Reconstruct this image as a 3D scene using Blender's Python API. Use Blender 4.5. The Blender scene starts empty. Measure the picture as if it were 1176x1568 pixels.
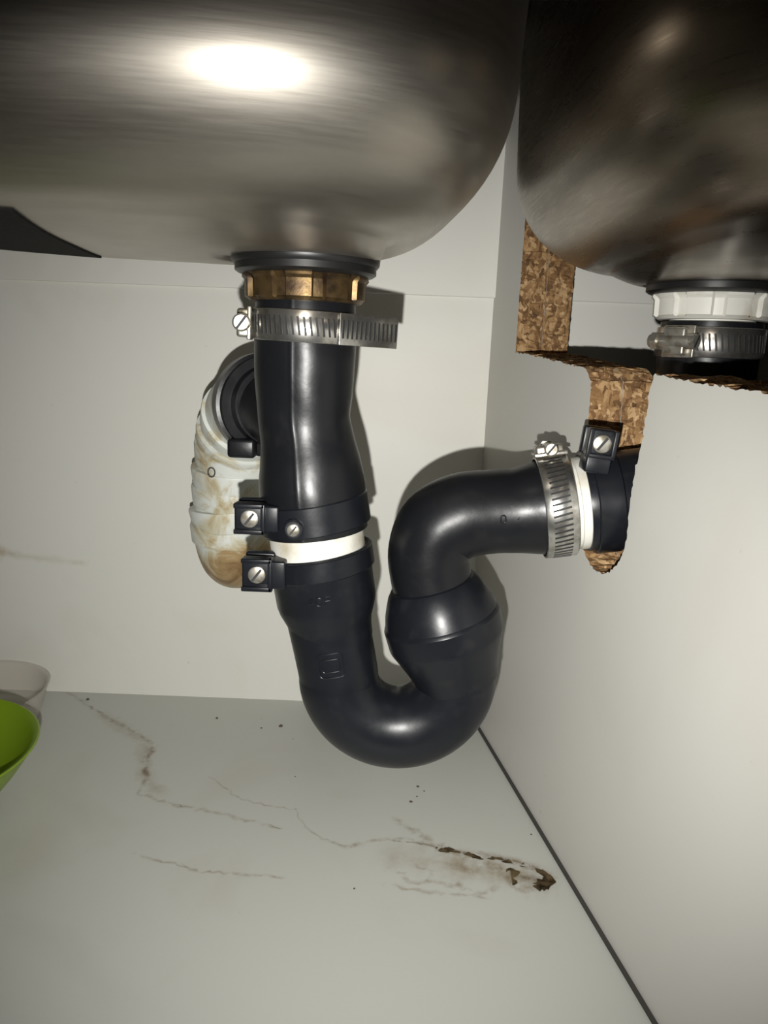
import bpy, bmesh, math, random
from mathutils import Vector, Matrix
from mathutils.bvhtree import BVHTree
random.seed(4)
H = .28            # camera height above cabinet floor; local z below is relative to it
sc = bpy.context.scene
def V(x, y, z): return Vector((x, y, z + H))

# ------------------------------------------------------------------ materials
def newmat(name):
    m = bpy.data.materials.new(name); m.use_nodes = True
    nt = m.node_tree; b = nt.nodes['Principled BSDF']
    return m, nt, b
def mat(name, col, rough=.5, metal=0, var=None, vscale=40, vlo=.45, vhi=.7, bump=0, bscale=200,
        stretch=None, aniso=0, rvar=0, spec=None, coat=0):
    m, nt, b = newmat(name); N = nt.nodes; L = nt.links
    b.inputs['Base Color'].default_value = (*col, 1)
    b.inputs['Roughness'].default_value = rough
    b.inputs['Metallic'].default_value = metal
    if spec is not None: b.inputs['Specular IOR Level'].default_value = spec
    if coat: b.inputs['Coat Weight'].default_value = coat
    tc = N.new('ShaderNodeTexCoord'); mp = N.new('ShaderNodeMapping')
    L.new(tc.outputs['Object'], mp.inputs[0])
    if stretch: mp.inputs['Scale'].default_value = stretch
    if var:
        n = N.new('ShaderNodeTexNoise'); n.inputs['Scale'].default_value = vscale; n.inputs['Detail'].default_value = 6
        L.new(mp.outputs[0], n.inputs[0])
        r = N.new('ShaderNodeMapRange'); r.inputs[1].default_value = vlo; r.inputs[2].default_value = vhi
        L.new(n.outputs[0], r.inputs[0])
        mx = N.new('ShaderNodeMix'); mx.data_type = 'RGBA'
        mx.inputs[6].default_value = (*col, 1); mx.inputs[7].default_value = (*var, 1)
        L.new(r.outputs[0], mx.inputs[0]); L.new(mx.outputs[2], b.inputs['Base Color'])
    if bump or rvar:
        n = N.new('ShaderNodeTexNoise'); n.inputs['Scale'].default_value = bscale; n.inputs['Detail'].default_value = 4
        L.new(mp.outputs[0], n.inputs[0])
        if bump:
            bp = N.new('ShaderNodeBump'); bp.inputs['Strength'].default_value = bump; bp.inputs['Distance'].default_value = .001
            L.new(n.outputs[0], bp.inputs['Height']); L.new(bp.outputs[0], b.inputs['Normal'])
        if rvar:
            r = N.new('ShaderNodeMapRange'); r.inputs[1].default_value = .3; r.inputs[2].default_value = .7
            r.inputs[3].default_value = rough - rvar; r.inputs[4].default_value = rough + rvar
            L.new(n.outputs[0], r.inputs[0]); L.new(r.outputs[0], b.inputs['Roughness'])
    return m

M_rubber = mat('black_rubber', (.0078, .0083, .010), .34, var=(.019, .019, .019), vscale=70, vlo=.58, vhi=.88, bump=.30, bscale=55, rvar=.06, spec=.32)
M_abs = mat('black_plastic', (.008, .009, .012), .33, var=(.019, .019, .021), vscale=90, vlo=.58, vhi=.88, bump=.14, bscale=80, rvar=.05, spec=.34)
M_gasket = mat('gasket_rubber', (.01, .01, .01), .4)
M_white = mat('white_plastic', (.70, .69, .63), .45, var=(.42, .37, .26), vscale=55, vlo=.50, vhi=.75, bump=.05)
M_brass = mat('brass', (.16, .105, .045), .42, .8, var=(.055, .035, .02), vscale=120, vlo=.4, vhi=.65, bump=.2, bscale=300)
M_band = mat('zinc_band', (.62, .61, .58), .26, .95, var=(.36, .34, .30), vscale=200, rvar=.05)
M_slot = mat('slot_dark', (.03, .03, .03), .6, .4)
M_screw = mat('screw_steel', (.46, .44, .39), .36, .8, var=(.22, .19, .13), vscale=260, bump=.1)
M_pad = mat('bitumen_pad', (.012, .011, .010), .85, var=(.05, .048, .044), vscale=900, vlo=.64, vhi=.75, bump=.6, bscale=900, spec=.15)
M_bowl = mat('green_plastic', (.19, .30, .012), .35)
M_crumb = mat('debris', (.09, .07, .05), .9)
M_dark = mat('seam_dark', (.05, .045, .04), .8)
M_shelf = mat('countertop_stone', (.12, .11, .10), .5, var=(.2, .19, .17))

# satin brushed stainless: a tighter and a broader reflection lobe mixed, faint horizontal brush lines and scuffs
def steel(name, c0, c1, r0, r1, mixf, bmp=.018):
    m, nt, bs = newmat(name); N = nt.nodes; L = nt.links
    tc = N.new('ShaderNodeTexCoord'); mp = N.new('ShaderNodeMapping'); mp.inputs['Scale'].default_value = (1, 1, 7)
    L.new(tc.outputs['Object'], mp.inputs[0])
    n1 = N.new('ShaderNodeTexNoise'); n1.inputs['Scale'].default_value = 7; n1.inputs['Detail'].default_value = 10; n1.inputs['Roughness'].default_value = .62
    L.new(mp.outputs[0], n1.inputs[0])
    cr = N.new('ShaderNodeValToRGB'); cr.color_ramp.elements[0].position = .3; cr.color_ramp.elements[0].color = (*c0, 1)
    cr.color_ramp.elements[1].position = .7; cr.color_ramp.elements[1].color = (*c1, 1)
    L.new(n1.outputs[0], cr.inputs[0]); L.new(cr.outputs[0], bs.inputs['Base Color'])
    mp2 = N.new('ShaderNodeMapping'); mp2.inputs['Scale'].default_value = (1, 1, 22); L.new(tc.outputs['Object'], mp2.inputs[0])
    n2 = N.new('ShaderNodeTexNoise'); n2.inputs['Scale'].default_value = 45; n2.inputs['Detail'].default_value = 6; L.new(mp2.outputs[0], n2.inputs[0])
    bp = N.new('ShaderNodeBump'); bp.inputs['Strength'].default_value = bmp; bp.inputs['Distance'].default_value = .001
    L.new(n2.outputs[0], bp.inputs['Height']); L.new(bp.outputs[0], bs.inputs['Normal'])
    rr = N.new('ShaderNodeMapRange'); rr.inputs[1].default_value = .3; rr.inputs[2].default_value = .7
    rr.inputs[3].default_value = r0 - .04; rr.inputs[4].default_value = r0 + .04
    L.new(n2.outputs[0], rr.inputs[0]); L.new(rr.outputs[0], bs.inputs['Roughness'])
    bs.inputs['Metallic'].default_value = 1
    b2 = N.new('ShaderNodeBsdfPrincipled'); b2.inputs['Metallic'].default_value = 1; b2.inputs['Roughness'].default_value = r1
    L.new(cr.outputs[0], b2.inputs['Base Color'])
    ms = N.new('ShaderNodeMixShader'); ms.inputs[0].default_value = mixf
    L.new(bs.outputs[0], ms.inputs[1]); L.new(b2.outputs[0], ms.inputs[2]); L.new(ms.outputs[0], N['Material Output'].inputs[0])
    return m
M_steel = steel('brushed_steel', (.49, .46, .41), (.35, .315, .27), .36, .50, .35)
M_steel2 = steel('shaded_steel', (.26, .22, .175), (.16, .128, .095), .29, .42, .22, .008)  # right bowl: same steel, its shade and dark reflections put into the base colour

# chipboard: compressed flakes
m, nt, bs = newmat('chipboard'); N = nt.nodes; L = nt.links; M_chip = m
bs.inputs['Roughness'].default_value = .9
tc = N.new('ShaderNodeTexCoord'); mp = N.new('ShaderNodeMapping'); mp.inputs['Scale'].default_value = (1, 1, .6)
L.new(tc.outputs['Object'], mp.inputs[0])
nz = N.new('ShaderNodeTexNoise'); nz.inputs['Scale'].default_value = 150; nz.inputs['Detail'].default_value = 4
L.new(mp.outputs[0], nz.inputs[0])
vm = N.new('ShaderNodeVectorMath'); vm.operation = 'SCALE'; vm.inputs['Scale'].default_value = .010; L.new(nz.outputs[1], vm.inputs[0])
va = N.new('ShaderNodeVectorMath'); L.new(mp.outputs[0], va.inputs[0]); L.new(vm.outputs[0], va.inputs[1])
vo = N.new('ShaderNodeTexVoronoi'); vo.inputs['Scale'].default_value = 480; L.new(va.outputs[0], vo.inputs[0])
cr = N.new('ShaderNodeValToRGB'); cr.color_ramp.elements[0].position = .12; cr.color_ramp.elements[0].color = (.06, .028, .010, 1)
cr.color_ramp.elements[1].position = .85; cr.color_ramp.elements[1].color = (.56, .38, .20, 1)
e2 = cr.color_ramp.elements.new(.38); e2.color = (.22, .115, .045, 1); e3 = cr.color_ramp.elements.new(.6); e3.color = (.34, .20, .085, 1)
n3 = N.new('ShaderNodeTexNoise'); n3.inputs['Scale'].default_value = 110; n3.inputs['Detail'].default_value = 8; n3.inputs['Roughness'].default_value = .7; L.new(tc.outputs['Object'], n3.inputs[0])
sx = N.new('ShaderNodeSeparateColor'); L.new(vo.outputs['Color'], sx.inputs[0])
mm = N.new('ShaderNodeMix'); mm.inputs[0].default_value = .42; L.new(sx.outputs[0], mm.inputs[2]); L.new(n3.outputs[0], mm.inputs[3])
L.new(mm.outputs[0], cr.inputs[0]); L.new(cr.outputs[0], bs.inputs['Base Color'])
bp = N.new('ShaderNodeBump'); bp.inputs['Strength'].default_value = .8; bp.inputs['Distance'].default_value = .0018
L.new(mm.outputs[0], bp.inputs['Height']); L.new(bp.outputs[0], bs.inputs['Normal'])

def laminate(name, base, stain, amount, sc1=6, rough=.42, stretch=(1,1,1), lo=.55, hi=.8):
    m, nt, b = newmat(name); N = nt.nodes; L = nt.links
    b.inputs['Roughness'].default_value = rough; b.inputs['Specular IOR Level'].default_value = .3
    tc = N.new('ShaderNodeTexCoord'); mp = N.new('ShaderNodeMapping'); mp.inputs['Scale'].default_value = stretch
    L.new(tc.outputs['Object'], mp.inputs[0])
    n = N.new('ShaderNodeTexNoise'); n.inputs['Scale'].default_value = sc1; n.inputs['Detail'].default_value = 7
    n.inputs['Distortion'].default_value = .6
    L.new(mp.outputs[0], n.inputs[0])
    r = N.new('ShaderNodeMapRange'); r.inputs[1].default_value = lo; r.inputs[2].default_value = hi
    r.inputs[4].default_value = amount
    L.new(n.outputs[0], r.inputs[0])
    mx = N.new('ShaderNodeMix'); mx.data_type = 'RGBA'
    mx.inputs[6].default_value = (*base, 1); mx.inputs[7].default_value = (*stain, 1)
    L.new(r.outputs[0], mx.inputs[0])
    v = N.new('ShaderNodeTexNoise'); v.inputs['Scale'].default_value = 130; v.inputs['Detail'].default_value = 2
    L.new(tc.outputs['Object'], v.inputs[0])
    r2 = N.new('ShaderNodeMapRange'); r2.inputs[1].default_value = .76; r2.inputs[2].default_value = .82; r2.inputs[4].default_value = .4
    L.new(v.outputs[0], r2.inputs[0])
    mx2 = N.new('ShaderNodeMix'); mx2.data_type = 'RGBA'; mx2.inputs[7].default_value = (.25, .2, .13, 1)
    L.new(r2.outputs[0], mx2.inputs[0]); L.new(mx.outputs[2], mx2.inputs[6])
    L.new(mx2.outputs[2], b.inputs['Base Color'])
    return m
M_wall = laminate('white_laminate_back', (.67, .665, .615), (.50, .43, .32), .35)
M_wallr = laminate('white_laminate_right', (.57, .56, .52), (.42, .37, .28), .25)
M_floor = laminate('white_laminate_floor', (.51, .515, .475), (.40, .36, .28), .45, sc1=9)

def stainmat(name, col, amax, scale, lo=.38, hi=.66):
    m, nt, b = newmat(name); N = nt.nodes; L = nt.links
    b.inputs['Base Color'].default_value = (*col, 1); b.inputs['Roughness'].default_value = .5
    uv = N.new('ShaderNodeUVMap'); sx = N.new('ShaderNodeSeparateXYZ'); L.new(uv.outputs[0], sx.inputs[0])
    tc = N.new('ShaderNodeTexCoord')
    n = N.new('ShaderNodeTexNoise'); n.inputs['Scale'].default_value = scale; n.inputs['Detail'].default_value = 8
    n.inputs['Roughness'].default_value = .65
    L.new(tc.outputs['Object'], n.inputs[0])
    r = N.new('ShaderNodeMapRange'); r.inputs[1].default_value = lo; r.inputs[2].default_value = hi
    L.new(n.outputs[0], r.inputs[0])
    mu = N.new('ShaderNodeMath'); mu.operation = 'MULTIPLY'; L.new(sx.outputs[0], mu.inputs[0]); L.new(r.outputs[0], mu.inputs[1])
    m2 = N.new('ShaderNodeMath'); m2.operation = 'MULTIPLY'; m2.inputs[1].default_value = amax; L.new(mu.outputs[0], m2.inputs[0])
    L.new(m2.outputs[0], b.inputs['Alpha'])
    return m
M_stain = stainmat('water_stain', (.34, .25, .14), .40, 140)
M_stain_d = stainmat('dark_water_stain', (.17, .10, .045), .65, 200)
M_stain_b = stainmat('brown_wash', (.38, .27, .13), .34, 70, .3, .75)
M_stain_w = stainmat('rust_smear', (.46, .31, .14), .34, 30, .3, .7)

# ------------------------------------------------------------------ mesh builder
class MB:
    def __init__(s): s.v = []; s.f = []; s.m = []
    def add(s, vs, fs, mi=0):
        o = len(s.v); s.v += [Vector(a) for a in vs]
        for f in fs: s.f.append([i + o for i in f]); s.m.append(mi)
    def rings(s, rings, mi=0, closed=False, caps=True, mis=None):
        o = len(s.v); n = len(rings[0])
        for r in rings: s.v += [Vector(a) for a in r]
        K = len(rings)
        for k in range(K if closed else K - 1):
            k2 = (k + 1) % K
            for i in range(n):
                j = (i + 1) % n
                s.f.append([o + k * n + i, o + k * n + j, o + k2 * n + j, o + k2 * n + i])
                s.m.append(mis[k] if mis else mi)
        if caps and not closed:
            s.f.append([o + i for i in range(n)][::-1]); s.m.append(mi)
            s.f.append([o + (K - 1) * n + i for i in range(n)]); s.m.append(mi)
    def sweep(s, pts, rad, seg=56, mi=0, caps=True, smooth=0, mis=None, ref=(0, -1, 0), mod=None):
        pts = [Vector(p) for p in pts]; rad = list(rad)
        if smooth:
            P = []; R = []
            n = len(pts)
            for i in range(n - 1):
                p0 = pts[max(i - 1, 0)]; p1 = pts[i]; p2 = pts[i + 1]; p3 = pts[min(i + 2, n - 1)]
                r0 = rad[max(i - 1, 0)]; r1 = rad[i]; r2 = rad[i + 1]; r3 = rad[min(i + 2, n - 1)]
                for k in range(smooth):
                    t = k / smooth
                    f = lambda a, b, c, d: .5 * ((2 * b) + (c - a) * t + (2 * a - 5 * b + 4 * c - d) * t * t + (3 * b - a - 3 * c + d) * t ** 3)
                    P.append(f(p0, p1, p2, p3)); R.append(f(r0, r1, r2, r3))
            P.append(pts[-1]); R.append(rad[-1]); pts = P; rad = R
        n = len(pts); T = []
        for i in range(n):
            a = i; b = i
            while a > 0 and (pts[i] - pts[a]).length < 1e-5: a -= 1
            while b < n - 1 and (pts[b] - pts[i]).length < 1e-5: b += 1
            T.append((pts[b] - pts[a]).normalized())
        x = Vector(ref); x = (x - x.dot(T[0]) * T[0]).normalized(); rings = []
        for i in range(n):
            x = (x - x.dot(T[i]) * T[i]).normalized(); y = T[i].cross(x)
            ring = []
            for k in range(seg):
                a = 2 * math.pi * k / seg
                r = rad[i] * (mod(i / max(1, n - 1), a) if mod else 1)
                ring.append(pts[i] + (x * math.cos(a) + y * math.sin(a)) * r)
            rings.append(ring)
        s.rings(rings, mi, caps=caps, mis=mis)
    def lathe(s, o, axis, prof, seg=56, mi=0, caps=True, mod=None, ref=(0, -1, 0), mis=None):
        o = Vector(o); a = Vector(axis).normalized()
        x = Vector(ref)
        if abs(x.normalized().dot(a)) > .95: x = Vector((1, 0, 0))
        x = (x - x.dot(a) * a).normalized(); y = a.cross(x)
        rings = []
        for i, (h, r) in enumerate(prof):
            rings.append([o + a * h + (x * math.cos(2 * math.pi * k / seg) + y * math.sin(2 * math.pi * k / seg)) * r *
                          (mod(i, 2 * math.pi * k / seg) if mod else 1) for k in range(seg)])
        s.rings(rings, mi, caps=caps, mis=mis)
    def box(s, c, d, R=None, mi=0, bev=0):
        c = Vector(c); R = R or Matrix.Identity(3)
        hx, hy, hz = d[0] / 2, d[1] / 2, d[2] / 2
        if bev:
            bm = bmesh.new(); bmesh.ops.create_cube(bm, size=1)
            for v in bm.verts: v.co = Vector((v.co.x * d[0], v.co.y * d[1], v.co.z * d[2]))
            bmesh.ops.bevel(bm, geom=bm.edges[:], offset=bev, segments=3, affect='EDGES', profile=.5)
            bm.verts.index_update()
            s.add([c + R @ v.co for v in bm.verts], [[v.index for v in f.verts] for f in bm.faces], mi); bm.free(); return
        vs = [c + R @ Vector((x * hx, y * hy, z * hz)) for x in (-1, 1) for y in (-1, 1) for z in (-1, 1)]
        s.add(vs, [(0, 1, 3, 2), (4, 6, 7, 5), (0, 4, 5, 1), (2, 3, 7, 6), (0, 2, 6, 4), (1, 5, 7, 3)], mi)
    def obj(s, name, mats, parent=None, smooth=True, angle=35, mw=None):
        me = bpy.data.meshes.new(name); me.from_pydata([tuple(v) for v in s.v], [], s.f)
        for m in (mats if isinstance(mats, (list, tuple)) else [mats]): me.materials.append(m)
        bm = bmesh.new(); bm.from_mesh(me)
        for f, mi in zip(bm.faces, s.m): f.material_index = mi; f.smooth = smooth
        bmesh.ops.recalc_face_normals(bm, faces=bm.faces[:]); bm.to_mesh(me); bm.free()
        if smooth: me.set_sharp_from_angle(angle=math.radians(angle))
        o = bpy.data.objects.new(name, me); sc.collection.objects.link(o)
        if mw is not None: o.matrix_world = mw
        if parent: o.parent = parent
        return o
def empty(name):
    e = bpy.data.objects.new(name, None); e.empty_display_size = .02; sc.collection.objects.link(e); return e

# ------------------------------------------------------------------ room shell
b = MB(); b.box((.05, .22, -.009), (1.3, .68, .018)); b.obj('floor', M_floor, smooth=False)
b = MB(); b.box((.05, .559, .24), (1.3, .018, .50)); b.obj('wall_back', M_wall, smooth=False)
b = MB(); b.box((-.59, .22, .24), (.018, .66, .50)); b.obj('wall_left', M_wall, smooth=False)
b = MB(); b.box((.69, .22, .24), (.018, .66, .50)); b.obj('wall_far_right', M_wall, smooth=False)
b = MB(); b.box((.05, .22, .515), (1.3, .70, .03)); b.obj('countertop', M_shelf, smooth=False)
b = MB(); b.box((.05, .5485, H + .037 + .0875), (1.26, .003, .175), bev=.0008); b.obj('trim_1', M_wall, smooth=False)

# partition with the rough-cut notch for the sink and the slot for the waste pipe
C0 = Vector((.0724, .55)); DW = Vector((.184, -.983)).normalized(); NW = Vector((DW.y, -DW.x))  # NW -> left compartment
if NW.x > 0: NW = -NW
def wpt(u, z, off): p = C0 + DW * u - NW * off; return Vector((p.x, p.y, z))
top = .497
outl = [(0, .001), (0, top), (.0523, top), (.0523, H + .0)]
cuts = [(.075, H - .001), (.12, H - .004), (.160, H - .007), (.167, H - .013), (.169, H - .04), (.168, H - .079)]
arc = [(.194 - .026 * math.cos(a), H - .079 - .027 * math.sin(a)) for a in [math.pi * k / 12 for k in range(1, 12)]]
near = [(.2195, H - .079), (.2190, H - .062), (.2200, H - .050), (.2235, H - .038), (.2250, H - .015), (.2270, H - .007), (.26, H - .009), (.36, H - .012), (.66, H - .02), (.66, .001)]
poly = outl + cuts + arc + near
P2 = []
for i, (u, z) in enumerate(poly):
    u2, z2 = poly[(i + 1) % len(poly)]
    L = math.hypot(u2 - u, z2 - z); rough = 2 <= i < len(poly) - 3
    n = max(1, int(L / .0016)) if rough else 1
    for k in range(n):
        t = k / n; j = .0006 if rough else 0
        P2.append((u + (u2 - u) * t + random.uniform(-j, j), z + (z2 - z) * t + random.uniform(-j, j)))
b = MB()
def panel(off0, off1, dj, K=5):
    n = len(P2); rings = []
    for k in range(K):
        t = k / (K - 1); dd = dj * (1 if 0 < k < K - 1 else .35)
        ring = []
        for (u, z) in P2:
            fixed = z < .002 or z > top - .002 or u < .001 or u > .65
            du = 0 if fixed else random.uniform(-dd, dd); dz = 0 if fixed else random.uniform(-dd, dd)
            ring.append(wpt(u + du, max(z + dz, .001), off0 + (off1 - off0) * t))
        rings.append(ring)
    o = len(b.v)
    for r in rings: b.v += r
    b.f.append([o + i for i in range(n)]); b.m.append(0)
    b.f.append([o + (K - 1) * n + i for i in range(n)][::-1]); b.m.append(0)
    for k in range(K - 1):
        for i in range(n):
            j = (i + 1) % n; b.f.append([o + k * n + i, o + (k + 1) * n + i, o + (k + 1) * n + j, o + k * n + j]); b.m.append(1)
panel(0, .0177, .0006); panel(.0180, .036, .0008)
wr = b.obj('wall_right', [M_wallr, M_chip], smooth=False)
b = MB(); 
p0 = wpt(.0, 0, -.0010); p1 = wpt(.66, 0, -.0010); mid = (p0 + p1) / 2; d = (p1 - p0).normalized()
R = Matrix((d, Vector((-d.y, d.x, 0)), Vector((0, 0, 1)))).transposed()
b.box((mid.x, mid.y, .0009), (.655, .0018, .0016), R); b.obj('trim_2', M_dark, smooth=False)

# ------------------------------------------------------------------ sinks
def sink(name, cx, cy, ax, ay, dx, dy, mt, zb=.045, n=3.0, draft=.06, rf=.052, rimz=.2185, yaw=0):
    b = MB(); SEG = 160; rings = []; cyw, syw = math.cos(yaw), math.sin(yaw)
    def ring(inset, z):
        A, B = ax - inset, ay - inset; out = []
        for k in range(SEG):
            t = 2 * math.pi * k / SEG; c, s = math.cos(t), math.sin(t)
            x = A * math.copysign(abs(c) ** (2 / n), c); y = B * math.copysign(abs(s) ** (2 / n), s)
            out.append(Vector((cx + x * cyw - y * syw, cy + x * syw + y * cyw, z + H)))
        return out
    zt = rimz; z0 = zb + .004
    rings.append(ring(-.002, zt)); rings.append(ring(-.002, zt - .002)); rings.append(ring(-.001, zt - .003))
    hs = zt - .006 - (z0 + rf)
    for k in range(7):
        z = zt - .006 - hs * k / 6; rings.append(ring(draft * hs * k / 6, z))
    base = draft * hs
    for k in range(1, 19):
        a = math.pi / 2 * k / 18 * .94
        rings.append(ring(base + rf * (1 - math.cos(a)), z0 + rf - rf * math.sin(a)))
    last = rings[-1]; zl = last[0].z - H
    for k in range(1, 15):
        t = k / 14; out = []
        for i in range(SEG):
            p = last[i]; d = Vector((p.x - dx, p.y - dy)).normalized()
            q = Vector((dx + d.x * .034, dy + d.y * .034, 0))
            x = p.x + (q.x - p.x) * t; y = p.y + (q.y - p.y) * t
            z = zl - .0005 + (zb - .0015 - zl) * (1 - (1 - t) ** 1.6)
            out.append(Vector((x, y, z + H)))
        rings.append(out)
    b.rings(rings, caps=False)
    o = b.obj(name, mt, angle=60)
    sm = o.modifiers.new('thickness', 'SOLIDIFY'); sm.thickness = .0009; sm.offset = 1
    return o, rings
s1, r1 = sink('kitchen_sink', -.123, .360, .172, .141, -.0415, .37, M_steel, zb=.0415, n=3.6, yaw=.085)
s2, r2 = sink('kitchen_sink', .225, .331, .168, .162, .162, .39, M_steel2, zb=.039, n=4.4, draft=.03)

# bitumen sound pad glued under the left bowl
def bvh_of(o):
    me = o.data; return BVHTree.FromPolygons([v.co.copy() for v in me.vertices], [list(p.vertices) for p in me.polygons])
bv = bvh_of(s1)
b = MB(); q = [(-.136, .280), (-.151, .402), (-.215, .394), (-.240, .266)]
G = 24; top_ = []; bot = []
for i in range(G + 1):
    for j in range(G + 1):
        s, t = i / G, j / G
        x = (q[0][0] * (1 - s) + q[1][0] * s) * (1 - t) + (q[3][0] * (1 - s) + q[2][0] * s) * t
        y = (q[0][1] * (1 - s) + q[1][1] * s) * (1 - t) + (q[3][1] * (1 - s) + q[2][1] * s) * t
        hit = bv.ray_cast(Vector((x, y, .1)), Vector((0, 0, 1)))[0]
        z = hit.z if hit else .33
        top_.append(Vector((x, y, z - .0005))); bot.append(Vector((x, y, z - .0020)))
o_ = len(b.v); b.v += top_ + bot; K = (G + 1) ** 2
for i in range(G):
    for j in range(G):
        a = i * (G + 1) + j; f = [a, a + 1, a + G + 2, a + G + 1]
        b.f.append(f); b.m.append(0); b.f.append([x + K for x in f][::-1]); b.m.append(0)
edge = [j for j in range(G)] + [i * (G + 1) + G for i in range(G)] + [G * (G + 1) + j for j in range(G, 0, -1)] + [i * (G + 1) for i in range(G, 0, -1)]
for i, a in enumerate(edge):
    c = edge[(i + 1) % len(edge)]; b.f.append([a, c, c + K, a + K]); b.m.append(0)
b.obj('sound_deadening_pad', M_pad, smooth=False)

# ------------------------------------------------------------------ drain fittings
def fitting(cx, cy, zb, nutmat, root):
    e = empty(root)
    ax = (0, 0, -1)
    b = MB(); b.lathe(V(cx, cy, zb), ax, [(-.0005, .030), (-.0005, .0348), (.001, .0352), (.0032, .0350), (.0045, .034), (.0046, .0335), (.0075, .0335), (.0085, .032), (.0095, .029), (.0095, .020)], 72)
    b.obj('rubber_gasket', M_gasket, e)
    b = MB()
    def mod(i, a):
        if i in (2, 3, 4): return 1.0 if (math.cos(a * 10) > -.55) else .93
        return 1
    b.lathe(V(cx, cy, zb), ax, [(.0088, .020), (.0092, .0300), (.0104, .0302), (.0118, .0290), (.0195, .0288), (.0202, .0275), (.0212, .0262), (.0212, .018)], 160, mod=mod)
    b.obj('locknut', nutmat, e, angle=25)
    b = MB(); b.lathe(V(cx, cy, zb), ax, [(.015, .0205), (.030, .0205), (.030, .018)], 64, caps=False)
    b.obj('threaded_tail', nutmat, e)
    return e
fitting(-.0415, .37, .0405, M_brass, 'sink_drain_fitting')
fitting(.1625, .39, .0405, M_white, 'sink_drain_fitting')

# ------------------------------------------------------------------ hose clamps
def screwhead(b, c, d, r, h, hexa=False, mi=0, ms=1, slotdir=(.6, 0, .8)):
    c = Vector(c); d = Vector(d).normalized()
    b.lathe(c, d, [(0, r), (h * .8, r), (h, r * .8)], 6 if hexa else 28, mi=mi)
    if hexa: b.lathe(c + d * h, d, [(0, r * .72), (h * .25, r * .68)], 24, mi=mi)
    s = Vector(slotdir); s = (s - s.dot(d) * d).normalized(); t = d.cross(s)
    R = Matrix((s, t, d)).transposed()
    top = h * (1.25 if hexa else 1.0)
    b.box(c + d * (top + .00005), (r * (1.2 if hexa else 1.7), r * .28, .0003), R, mi=ms)

def hose_clamp(C, axis, hdir, r, w, tail=None, name='hose_clamp', thick=.0009, k_=1.0):
    e = empty(name)
    C = Vector(C); z = Vector(axis).normalized(); x = Vector(hdir); x = (x - x.dot(z) * z).normalized(); y = z.cross(x)
    Mw = Matrix((x, y, z)).transposed()
    def W(px, py, pz): return C + Mw @ Vector((px, py, pz))
    b = MB(); rings = []
    for k in range(120):
        a = 2 * math.pi * k / 120; c, s = math.cos(a), math.sin(a); ri, ro = r, r + thick
        h = w / 2; bb = .0004
        rings.append([W(c * ri, s * ri, -h), W(c * (ro - bb), s * (ro - bb), -h), W(c * ro, s * ro, -h + bb), W(c * ro, s * ro, h - bb), W(c * (ro - bb), s * (ro - bb), h), W(c * ri, s * ri, h)])
    b.rings(rings, closed=True)
    b.obj('band', M_band, e, angle=50)
    b = MB(); n = int(2 * math.pi * r / .0027)
    for k in range(n):
        a = 2 * math.pi * k / n
        if min(a, 2 * math.pi - a) < .3: continue
        c, s = math.cos(a), math.sin(a); ro = r + thick
        R = Mw @ Matrix(((c, -s, 0), (s, c, 0), (0, 0, 1))) @ Matrix.Rotation(math.radians(9), 3, 'X')
        b.box(W(c * ro, s * ro, 0), (.00025, .0010, w * .58), R)
    if tail:
        ang, L = tail
        c, s = math.cos(ang), math.sin(ang); ro = r + thick + .0006
        p0 = Vector((c * ro, s * ro, 0)); t = Vector((-s, c, 0)) if L > 0 else Vector((s, -c, 0)); L = abs(L)
        nn = Vector((c, s, 0))
        R = Mw @ Matrix((t, nn, Vector((0, 0, 1)))).transposed()
        m = int(L / .0027)
        for k in range(m):
            q = p0 + t * (k * .0027 + .002) + nn * .0005
            b.box(C + Mw @ q, (.0010, .00025, w * .58), R)
        bt = MB(); q = p0 + t * (L / 2); bt.box(C + Mw @ q, (L, .0008, w), R, bev=.0003); bt.obj('tail', M_band, e)
    b.obj('slots', M_slot, e, smooth=False)
    b = MB()
    b.box(W(r + .0042 * k_, 0, 0), (.0072 * k_, .013 * k_, w * .92), Mw, bev=.0014)
    b.box(W(r + .0018, 0, 0), (.002, .019 * k_, w * 1.06), Mw, bev=.0006)
    b.lathe(W(r + .0050 * k_, .0095 * k_, 0), -y, [(0, .0036 * k_), (.001, .0040 * k_), (.019 * k_, .0040 * k_), (.019 * k_, .003 * k_)], 24)
    screwhead(b, W(r + .0052 * k_, -.0095 * k_, 0), -y, .0052 * k_, .0048 * k_, True, 0, 1)
    screwhead(b, W(r + .0052 * k_, .0095 * k_, 0), y, .0042 * k_, .0030 * k_, False, 0, 1)
    b.obj('worm_screw_housing', [M_screw, M_slot], e)
    return e
hose_clamp(V(-.0412, .37, .0080), (.03, 0, 1), (-1, -.12, 0), .0248, .0145, tail=(math.radians(125), .036))
oA = V(.0862, .3685, -.0752)
axA = Vector((.98, -.05, .17)).normalized()
hose_clamp(oA, axA, (-.1, .10, 1), .0250, .0155, tail=None, k_=.8)
hose_clamp(V(.1625, .39, .0082), (0, 0, 1), (-1, -.75, 0), .0250, .0145, k_=.9)

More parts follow.
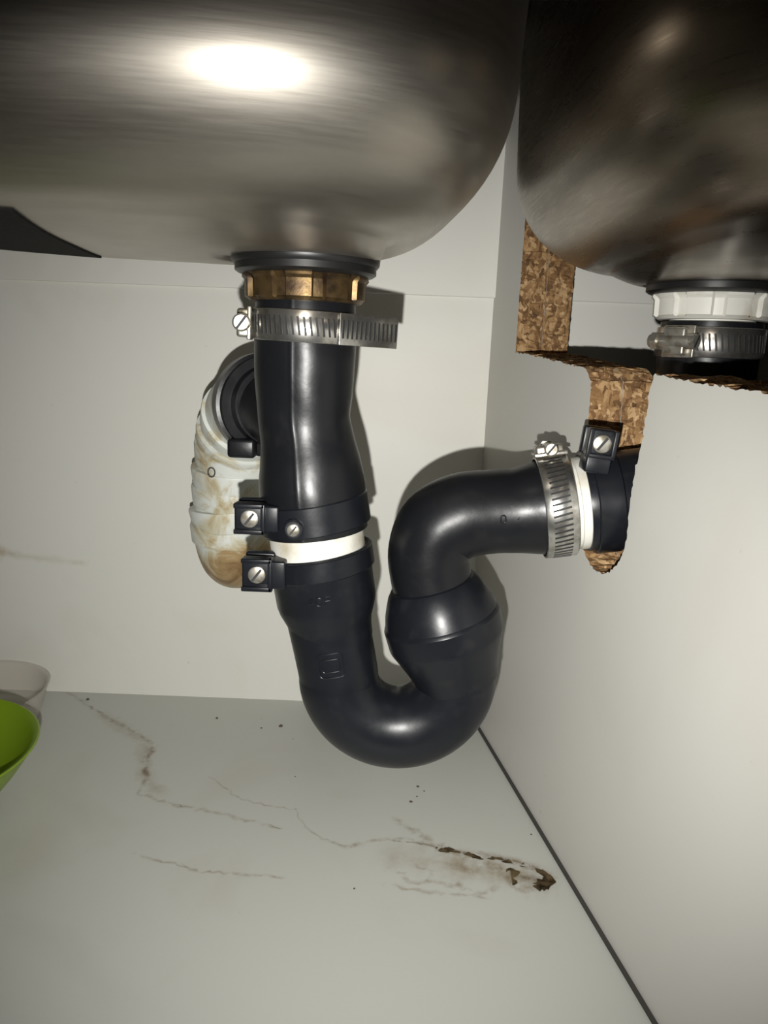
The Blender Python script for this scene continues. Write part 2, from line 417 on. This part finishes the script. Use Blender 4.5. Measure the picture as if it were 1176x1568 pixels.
# ------------------------------------------------------------------ P-trap
trap = empty('p_trap')
Y = .37
def lx(z):
    T = [(.03, -.0415), (.0, -.0413), (-.035, -.0413), (-.055, -.0385), (-.07, -.0370), (-.09, -.0350), (-.10, -.0334), (-.14, -.0280), (-.185, -.0207)]
    for (a, xa), (c, xc) in zip(T, T[1:]):
        if z >= c: return xa + (xc - xa) * (a - z) / (a - c) if z < a else xa
    return T[-1][1]
b = MB()
prof = [(.0205, .0228), (.0198, .0238), (.018, .0240), (.0, .0246), (-.010, .0245), (-.022, .0238), (-.035, .0228), (-.046, .0232), (-.058, .0254), (-.067, .0266), (-.075, .0270), (-.085, .0268), (-.0925, .0266)]
def seam(t, a):      # slight out-of-round, shallow ripples plus a soft parting line on the front
    d = (a - .16 + math.pi) % (2 * math.pi) - math.pi
    return (1 + .011 * math.sin(3 * a + 9 * t) * math.sin(math.pi * t) + .0035 * math.sin(34 * t + 2 * math.sin(2 * a)) * math.sin(math.pi * t)
            + .010 * math.exp(-(d / .035) ** 2))
b.sweep([V(lx(z), Y, z) for z, r in prof], [r for z, r in prof], 240, smooth=6, mod=seam)
b.obj('rubber_sleeve', M_rubber, trap, angle=60)
b = MB(); ax = (V(lx(-.11), Y, -.11) - V(lx(-.088), Y, -.088)).normalized()
b.lathe(V(lx(-.088), Y, -.088), ax, [(0, .0235), (.004, .0242), (.0185, .0242), (.0215, .0235)], 64); b.obj('white_ring', M_white, trap)
b = MB()
a0 = V(lx(-.1035), Y, -.1035)
b.lathe(a0, (.006, 0, -.034), [(-.0005, .0240), (-.0012, .0262), (.0, .0268), (.004, .0268), (.005, .0262), (.026, .0260), (.030, .0252), (.038, .0222), (.043, .0214), (.048, .0213)], 72, caps=False)
b.obj('lower_socket', M_abs, trap)
b = MB(); cx, cz, Rb = .0105, -.1695, .0318
pts = [V(-.0282, Y, -.138), V(-.0245, Y, -.154)] + [V(cx - Rb * math.cos(a), Y, cz - Rb * math.sin(a)) for a in [math.pi * k / 16 for k in range(0, 17)]] + [V(.0420, Y, -.158)]
rad = [.0213] * 2 + [.0212 + .0006 * math.sin(math.pi * k / 16) for k in range(17)] + [.0215]
b.sweep(pts, rad, 72, smooth=4); b.obj('u_bend', M_abs, trap)
# bulged socket
b = MB(); o0 = V(.0428, Y, -.1720); axb = (V(.0258, Y, -.1165) - o0)
b.lathe(o0, axb, [(-.001, .0205), (.000, .0222), (.003, .0228), (.010, .0248), (.020, .0288), (.0235, .0303), (.0250, .0308), (.0265, .0310), (.036, .0311), (.0372, .0306), (.0380, .0300), (.044, .0284), (.048, .0268), (.053, .0245), (.056, .0222), (.057, .020)], 72)
b.obj('bulged_socket', M_abs, trap, angle=18)
# elbow + outlet arm
b = MB()
pts = [V(.0290, Y, -.128), V(.0252, Y, -.113), V(.0243, Y, -.101), V(.0288, Y, -.0893), V(.0400, Y, -.0823), V(.054, Y, -.0798), V(.066, .3695, -.0787), V(.078, .369, -.0767), V(.0900, .3675, -.0745)]
b.sweep(pts, [.0208, .0211, .0214, .0219, .0219, .0214, .0216, .0236, .0243], 72, smooth=6)
b.obj('elbow', M_rubber, trap)
b = MB()
b.lathe(oA, axA, [(0, .0222), (.0100, .0222), (.0103, .0232), (.0150, .0234), (.0155, .0222)], 64); b.obj('white_ring_outlet', M_white, trap)
b = MB()
b.lathe(oA, axA, [(.0140, .0215), (.0140, .0245), (.017, .0250), (.028, .0250), (.0285, .0240), (.046, .0240), (.050, .0225)], 64); b.obj('outlet_coupling', M_abs, trap)

# raised moulding marks, wrapped onto the pipe surface
def wrapped(name, lines, cxz, ax2, r, lift=.00015, wr=.00035):
    b = MB(); a = Vector(ax2).normalized(); n = Vector((a.y, -a.x))
    for ln in lines:
        P = []
        for k in range(len(ln) - 1):
            p, q = Vector(ln[k]), Vector(ln[k + 1]); m_ = max(1, int((q - p).length / .6))
            for i in range(m_): P.append(p.lerp(q, i / m_))
        P.append(Vector(ln[-1])); W = []
        for p in P:
            s_, t_ = p.x / 1000, p.y / 1000; ang = s_ / r
            off = math.sin(ang) * (r + lift)
            W.append(V(cxz[0] + n.x * off + a.x * t_, Y - math.cos(ang) * (r + lift), cxz[1] + n.y * off + a.y * t_))
        b.sweep(W, [wr] * len(W), 8)
    b.obj(name, M_abs, trap)
def rsq(w, h, c):
    out = []
    for qx, qy, a0 in ((w - c, h - c, 0), (-w + c, h - c, 90), (-w + c, -h + c, 180), (w - c, -h + c, 270)):
        for k in range(5):
            a = math.radians(a0 + k * 22.5); out.append((qx + c * math.cos(a), qy + c * math.sin(a)))
    return out + [out[0]]
wrapped('moulded_badge', [rsq(6.5, 6.5, 2.2), rsq(4.6, 3.4, 1.4)], (-.0238, -.158), (-.18, 1), .0214)
G4 = [[(1.2, -2), (1.2, 2), (-1.2, -.6), (2, -.6)]]
G0 = [rsq(1.3, 2, 1.1)]
def shift(ls, dx, sc_=1): return [[(p[0] * sc_ + dx, p[1] * sc_) for p in l] for l in ls]
wrapped('moulded_digits', shift(G4, -4.5) + shift(G0, 0) + shift([[(-1.5, -2), (-1.5, 2), (1.2, 2), (1.2, 0), (-1.5, 0)]], 4.5), (-.0300, -.1225), (-.17, 1), .0262)
wrapped('moulded_size_mark', [[(-p[1], p[0]) for p in l] for l in shift(G4, 3.5) + shift(G0, 7.5) + shift(G0, -4.5, .9)], (.062, -.0780), (1, .12), .0216)

# black plastic pipe clamps
def ring_band(b, c, ax, r, w, th=.0022, seg=72):
    b.lathe(Vector(c) - Vector(ax).normalized() * w / 2, ax, [(0, r), (0, r + th * .8), (th * .25, r + th), (w - th * .25, r + th), (w, r + th * .8), (w, r)], seg, caps=False)
def pclamp(c, ax, r, w, lug, lugdir, facing, lw, second=None, ll=.0150):
    e = empty('pipe_clamp'); b = MB()
    ring_band(b, c, ax, r, w)
    z = Vector(ax).normalized(); f = Vector(facing); f = (f - f.dot(z) * z).normalized(); x = f.cross(z)
    lug = Vector(lug); ld = Vector(lugdir).normalized()
    zz = f.cross(ld).normalized(); R2 = Matrix((ld, f, zz)).transposed()
    b.box(lug + f * .0045, (ll, .0050, lw), R2, bev=.0012)
    b.box(lug - f * .0060, (ll, .0050, lw), R2, bev=.0012)
    b.box(lug + f * .0075 + zz * (lw / 2 - .0012), (ll, .0035, .0024), R2, bev=.0006)
    b.box(lug + f * .0075 - zz * (lw / 2 - .0012), (ll, .0035, .0024), R2, bev=.0006)
    b.box(lug + f * .0075 - ld * (ll / 2 - .001), (.0022, .0035, lw), R2, bev=.0006)
    b.box(lug - ld * .010 + f * .001, (.008, .014, lw * .85), R2, bev=.001)
    b.obj('band', M_abs, e)
    b = MB(); b.lathe(lug - f * .009, f, [(0, .0022), (.015, .0022)], 20)
    screwhead(b, lug + f * .0066, f, .0042, .0018, False, 0, 1)
    if second is not None:
        screwhead(b, Vector(second), f, .0030, .0016, False, 0, 1)
    b.obj('screw', [M_screw, M_slot], e)
    if second is not None:
        b = MB(); b.lathe(Vector(second) - f * .004, f, [(0, .0050), (.0035, .0050), (.0042, .0040)], 28); b.obj('boss', M_abs, e)
    return e
axL = Vector((.006, 0, -.034))
pclamp(V(lx(-.083), Y, -.083), axL, .0260, .0150, V(-.0640, .352, -.0822), (-1, 0, 0), (0, -1, 0), .0150, V(-.0425, .3405, -.0858))
pclamp(V(lx(-.108), Y, -.108), axL, .0258, .0105, V(-.0605, .352, -.1100), (-1, 0, 0), (0, -1, 0), .0165)
pclamp(oA + axA * .0235, axA, .0242, .0125, V(.1005, .352, -.0400), (0.1, 0, 1), (0, -1, 0), .0140, ll=.0135)

# drain hose under the right bowl, drops behind the partition
b = MB()
b.sweep([V(.1625, .39, .018), V(.1625, .39, -.02), V(.1635, .39, -.06), V(.166, .388, -.12), V(.168, .385, -.20), V(.170, .38, -.2795)], [.0243, .0243, .0235, .023, .023, .023], 56, smooth=5)
b.obj('drain_hose', M_rubber)

# ------------------------------------------------------------------ white PVC elbow on the back wall, wrapped in seal tape
pvc = empty('pvc_elbow_pipe')
m, nt, bs = newmat('aged_pvc'); N = nt.nodes; L = nt.links
bs.inputs['Roughness'].default_value = .42
tc = N.new('ShaderNodeTexCoord'); n = N.new('ShaderNodeTexNoise'); n.inputs['Scale'].default_value = 48; n.inputs['Detail'].default_value = 7; n.inputs['Distortion'].default_value = .8; n.inputs['Roughness'].default_value = .6
L.new(tc.outputs['Object'], n.inputs[0])
sp = N.new('ShaderNodeSeparateXYZ'); L.new(tc.outputs['Object'], sp.inputs[0])
zr = N.new('ShaderNodeMapRange'); zr.inputs[1].default_value = .152; zr.inputs[2].default_value = .134; zr.inputs[3].default_value = 0; zr.inputs[4].default_value = .28
L.new(sp.outputs[2], zr.inputs[0])
ad = N.new('ShaderNodeMath'); L.new(n.outputs[0], ad.inputs[0]); L.new(zr.outputs[0], ad.inputs[1])
cr = N.new('ShaderNodeValToRGB'); cr.color_ramp.elements[0].position = .46; cr.color_ramp.elements[0].color = (.63, .65, .61, 1)
cr.color_ramp.elements[1].position = .93; cr.color_ramp.elements[1].color = (.13, .06, .02, 1)
e2 = cr.color_ramp.elements.new(.57); e2.color = (.50, .46, .33, 1)
e3 = cr.color_ramp.elements.new(.69); e3.color = (.36, .25, .12, 1)
L.new(ad.outputs[0], cr.inputs[0]); L.new(cr.outputs[0], bs.inputs['Base Color'])
bp = N.new('ShaderNodeBump'); bp.inputs['Strength'].default_value = .5; bp.inputs['Distance'].default_value = .0012; L.new(n.outputs[0], bp.inputs['Height']); L.new(bp.outputs[0], bs.inputs['Normal'])
M_pvc = m
b = MB()
pts = [V(-.1035, .5475, -.150), V(-.1040, .530, -.150), V(-.1050, .513, -.147), V(-.1050, .504, -.128), V(-.1030, .500, -.098), V(-.0985, .493, -.068), V(-.090, .475, -.046), V(-.078, .452, -.037), V(-.071, .440, -.036)]
b.sweep(pts, [.0262, .0262, .0255, .0272, .0268, .0268, .0268, .0270, .0272], 64, smooth=6); b.obj('elbow_body', M_pvc, pvc)
b = MB()
def wrap(c, ax, r, w, dr):
    a = Vector(ax).normalized()
    b.lathe(Vector(c) - a * w / 2, a, [(0, r - .004), (0, r - .0002), (.0006, r + .0002), (w - .002, r + dr), (w - .0004, r + dr - .0002), (w, r - .0010), (w, r - .004)], 64, caps=False, mod=lambda i, t: 1 + .012 * math.sin(2 * t + c[2] * 400) + .008 * math.sin(5 * t + c[2] * 900))
wrap(V(-.1050, .5035, -.131), (.05, .04, 1), .0272, .013, .0020)
wrap(V(-.1042, .5015, -.118), (-.06, .02, 1), .0274, .015, .0025)
wrap(V(-.1032, .4998, -.104), (.10, -.02, 1), .0272, .014, .0023)
wrap(V(-.1018, .4978, -.090), (.04, -.10, 1), .0275, .016, .0024)
wrap(V(-.0998, .4945, -.075), (.22, -.25, 1), .0273, .014, .0022)
wrap(V(-.0968, .4880, -.062), (.38, -.75, 1), .0273, .013, .0017)
wrap(V(-.0910, .4765, -.049), (.5, -1, .75), .0273, .012, .0014)
b.obj('tape_wraps', M_pvc, pvc, angle=20)
b = MB(); axr = Vector((.5, -1, .05)).normalized(); o0 = V(-.0735, .4445, -.036)
b.lathe(o0, axr, [(-.004, .027), (-.004, .0305), (.006, .0305), (.0065, .0285), (.012, .0285), (.012, .0235), (.018, .0225)], 64)
b.box(V(-.083, .425, -.0595), (.016, .010, .011), bev=.002)
b.obj('rubber_collar', M_rubber, pvc)
b = MB(); b.sweep([V(-.0665, .430, -.0355), V(-.055, .415, -.040), V(-.0425, .400, -.045), V(-.040, .385, -.048)], [.021, .021, .020, .019], 48, smooth=5); b.obj('branch_hose', M_rubber, pvc)
b = MB()
b.sweep([V(-.1110 + .0022 * math.cos(a), .4670, -.082 + .0030 * math.sin(a)) for a in [2 * math.pi * k / 24 for k in range(25)]], [.00045] * 25, 8, caps=False)
b.obj('embossed_mark', M_dark, pvc)

# ------------------------------------------------------------------ bowls
def bowl(name, cx, cy, R, rb, h, mt, z0=.0, t=.0018):
    b = MB(); prof = [(0, .0005), (0, rb), (.003, rb + .002)]
    for k in range(1, 13):
        u = k / 12; prof.append((.003 + (h - .003) * u, rb + .002 + (R - rb - .002) * (u ** .62)))
    prof += [(h + .0012, R + .0015), (h + .0018, R + .0005), (h + .0008, R - t)]
    for k in range(11, -1, -1):
        u = k / 12; prof.append((.003 + (h - .003) * u + .001, max(rb + .002 + (R - rb - .002) * (u ** .62) - t, .001)))
    prof += [(.003, .0005)]
    b.lathe((cx, cy, z0), (0, 0, 1), prof, 96); return b.obj(name, mt)
bowl('plastic_bowl', -.267, .386, .066, .026, .042, M_bowl, z0=.0)
m, nt, bs = newmat('translucent_plastic'); N = nt.nodes; L = nt.links
bs.inputs['Base Color'].default_value = (.74, .71, .67, 1); bs.inputs['Roughness'].default_value = .2
tr = N.new('ShaderNodeBsdfTransparent'); tr.inputs[0].default_value = (.99, .975, .96, 1)
fr = N.new('ShaderNodeLayerWeight'); fr.inputs[0].default_value = .25
mr = N.new('ShaderNodeMapRange'); mr.inputs[3].default_value = .06; mr.inputs[4].default_value = .6; L.new(fr.outputs[1], mr.inputs[0])
ms = N.new('ShaderNodeMixShader'); L.new(mr.outputs[0], ms.inputs[0]); L.new(tr.outputs[0], ms.inputs[1]); L.new(bs.outputs[0], ms.inputs[2])
L.new(ms.outputs[0], N['Material Output'].inputs[0])
bowl('plastic_container', -.291, .495, .0480, .038, .026, m, z0=.0, t=.0012)

# ------------------------------------------------------------------ stains: thin dried films on floor and back wall
def film(name, strips, mats, plane='floor', jit=.0012):
    verts = []; faces = []; uvs = []; mi = []
    for si, (pl, w, m_) in enumerate(strips):
        P = []
        pl = [Vector(p) for p in pl]
        jj = jit * (.4 if m_ == 2 else 1)
        for k in range(len(pl) - 1):
            n = max(1, int((pl[k + 1] - pl[k]).length / .003))
            for i in range(n): P.append(pl[k].lerp(pl[k + 1], i / n) + Vector((random.uniform(-jj, jj), random.uniform(-jj, jj))))
        P.append(pl[-1]); N_ = len(P); o = len(verts)
        for i, p in enumerate(P):
            d = (P[min(i + 2, N_ - 1)] - P[max(i - 2, 0)]).normalized(); nn = Vector((-d.y, d.x))
            ww = w * random.uniform(.6, 1.2); fl_ = 5 if m_ == 2 else 2
            fade = min(1, i / fl_, (N_ - 1 - i) / fl_)
            for s_, u in ((-1, 0), (0, fade), (1, 0)):
                q = p + nn * ww * s_; uvs.append(u); zf = .0002 + si * .00001
                verts.append((q.x, q.y, zf) if plane == 'floor' else (q.x, .5496 - si * .00005, q.y + H))
        for i in range(N_ - 1):
            for j in range(2):
                faces.append([o + i * 3 + j, o + i * 3 + j + 1, o + (i + 1) * 3 + j + 1, o + (i + 1) * 3 + j]); mi.append(m_)
    me = bpy.data.meshes.new(name); me.from_pydata(verts, [], faces)
    for m_ in mats: me.materials.append(m_)
    me.polygons.foreach_set('material_index', mi)
    ul = me.uv_layers.new(name='UVMap')
    for lp in me.loops: ul.data[lp.index].uv = (uvs[lp.vertex_index], 0)
    o = bpy.data.objects.new(name, me); sc.collection.objects.link(o); return o
film('floor_stain', [
    ([(.000, .370), (.030, .365), (.060, .358), (.085, .352), (.104, .349)], .016, 2),
    ([(.035, .368), (.070, .360), (.106, .351)], .013, 2),
    ([(.060, .356), (.080, .352), (.104, .350)], .009, 2),
    ([(-.215, .520), (-.165, .480), (-.152, .440), (-.130, .410)], .008, 2),
    ([(-.255, .548), (-.243, .545), (-.206, .514), (-.170, .486), (-.156, .475), (-.154, .454), (-.149, .435), (-.147, .417), (-.130, .409), (-.095, .400), (-.052, .387)], .0024, 0),
    ([(-.156, .478), (-.154, .454), (-.149, .435)], .0045, 0), ([(-.152, .447), (-.1495, .434)], .0020, 1),
    ([(-.125, .407), (-.110, .404)], .0007, 1), ([(-.064, .391), (-.052, .387)], .0008, 1),
    ([(-.110, .440), (-.082, .414), (-.048, .406), (-.036, .385), (-.014, .373)], .0011, 0),
    ([(-.030, .379), (-.014, .373), (.008, .382), (.020, .382), (.038, .375), (.056, .370), (.075, .368), (.089, .364), (.098, .354), (.089, .345)], .0024, 0),
    ([(-.024, .376), (-.014, .373)], .0008, 1), ([(.008, .382), (.025, .380), (.038, .375)], .0011, 1),
    ([(-.135, .361), (-.104, .353), (-.090, .348), (-.066, .348), (-.044, .346)], .0016, 0), ([(-.108, .354), (-.098, .351)], .0009, 1),
    ([(.010, .359), (.022, .347), (.047, .345), (.058, .339), (.071, .345)], .0028, 0),
    ([(.012, .404), (.018, .395), (.028, .388), (.045, .372)], .004, 0),
    ([(.040, .376), (.052, .368), (.060, .372), (.075, .369), (.092, .362), (.100, .354), (.092, .346), (.078, .345), (.074, .352), (.080, .360)], .0042, 0),
    ([(.040, .376), (.056, .371), (.064, .366)], .0018, 1), ([(.068, .369), (.086, .365)], .0012, 1),
    ([(.076, .353), (.084, .3535), (.092, .352), (.098, .349)], .0055, 1), ([(.084, .362), (.097, .357), (.099, .350), (.092, .345)], .0016, 1),
    ([(.005, .345), (.020, .341), (.050, .338), (.066, .337)], .0022, 0), ([(.022, .362), (.034, .354), (.030, .348)], .002, 0),
    ([(.045, .365), (.055, .355), (.062, .360)], .0048, 0), ([(.058, .366), (.072, .360), (.080, .364)], .0048, 0),
], [M_stain, M_stain_d, M_stain_b])
film('wall_stain', [([(-.330, -.156), (-.300, -.163), (-.275, -.168), (-.225, -.172)], .0045, 0), ([(-.330, -.164), (-.290, -.166)], .009, 0)], [M_stain_w], plane='wall', jit=.0004)

# ------------------------------------------------------------------ floor debris
b = MB()
for x, y, r in [(-.071, .508, .0018), (-.121, .516, .0013), (-.085, .504, .0009), (.029, .436, .0012), (.024, .419, .0014), (.033, .431, .0008), (.028, .425, .0007), (-.052, .442, .0007), (-.008, .340, .0007), (.095, .391, .0008), (-.228, .538, .0018), (-.06, .49, .0006)]:
    vs = []; 
    for k in range(6):
        a = k * math.pi / 3; rr = r * random.uniform(.6, 1.1); vs.append(Vector((x + rr * math.cos(a), y + rr * math.sin(a), .0002)))
    vs.append(Vector((x, y, r * .9)))
    b.add(vs, [(i, (i + 1) % 6, 6) for i in range(6)] + [tuple(range(6))[::-1]])
b.obj('debris_crumbs', M_crumb, smooth=False)

# ------------------------------------------------------------------ camera
th, ph = math.radians(12.5), math.radians(2.2)
fwd = Vector((0, math.cos(th), -math.sin(th))); up0 = Vector((0, math.sin(th), math.cos(th))); rt0 = Vector((1, 0, 0))
e1 = rt0 * math.cos(ph) + up0 * math.sin(ph); e2v = -rt0 * math.sin(ph) + up0 * math.cos(ph)
cam = bpy.data.cameras.new('camera'); co = bpy.data.objects.new('camera', cam); sc.collection.objects.link(co)
Mx = Matrix((e1, e2v, -fwd)).transposed().to_4x4(); Mx.translation = Vector((0, 0, H)); co.matrix_world = Mx
cam.sensor_fit = 'HORIZONTAL'; cam.sensor_width = 27; cam.lens = 1160 / 1200 * 27; cam.clip_start = .005
sc.camera = co

# ------------------------------------------------------------------ light: phone flash just below the lens
ld = bpy.data.lights.new('phone_flash', 'SPOT'); ld.energy = 9.3; ld.shadow_soft_size = .0025; ld.spot_size = math.radians(96); ld.spot_blend = 1
ld.color = (1, .985, .945)
lo = bpy.data.objects.new('phone_flash', ld); sc.collection.objects.link(lo)
Ml = Matrix((rt0, up0, -fwd)).transposed().to_4x4(); Ml.translation = Vector((-.008, .0, H - .038)); lo.matrix_world = Ml
w = bpy.data.worlds.new('world'); sc.world = w; w.use_nodes = True
w.node_tree.nodes['Background'].inputs[0].default_value = (.9, .8, .65, 1); w.node_tree.nodes['Background'].inputs[1].default_value = .005
sc.view_settings.view_transform = 'Standard'
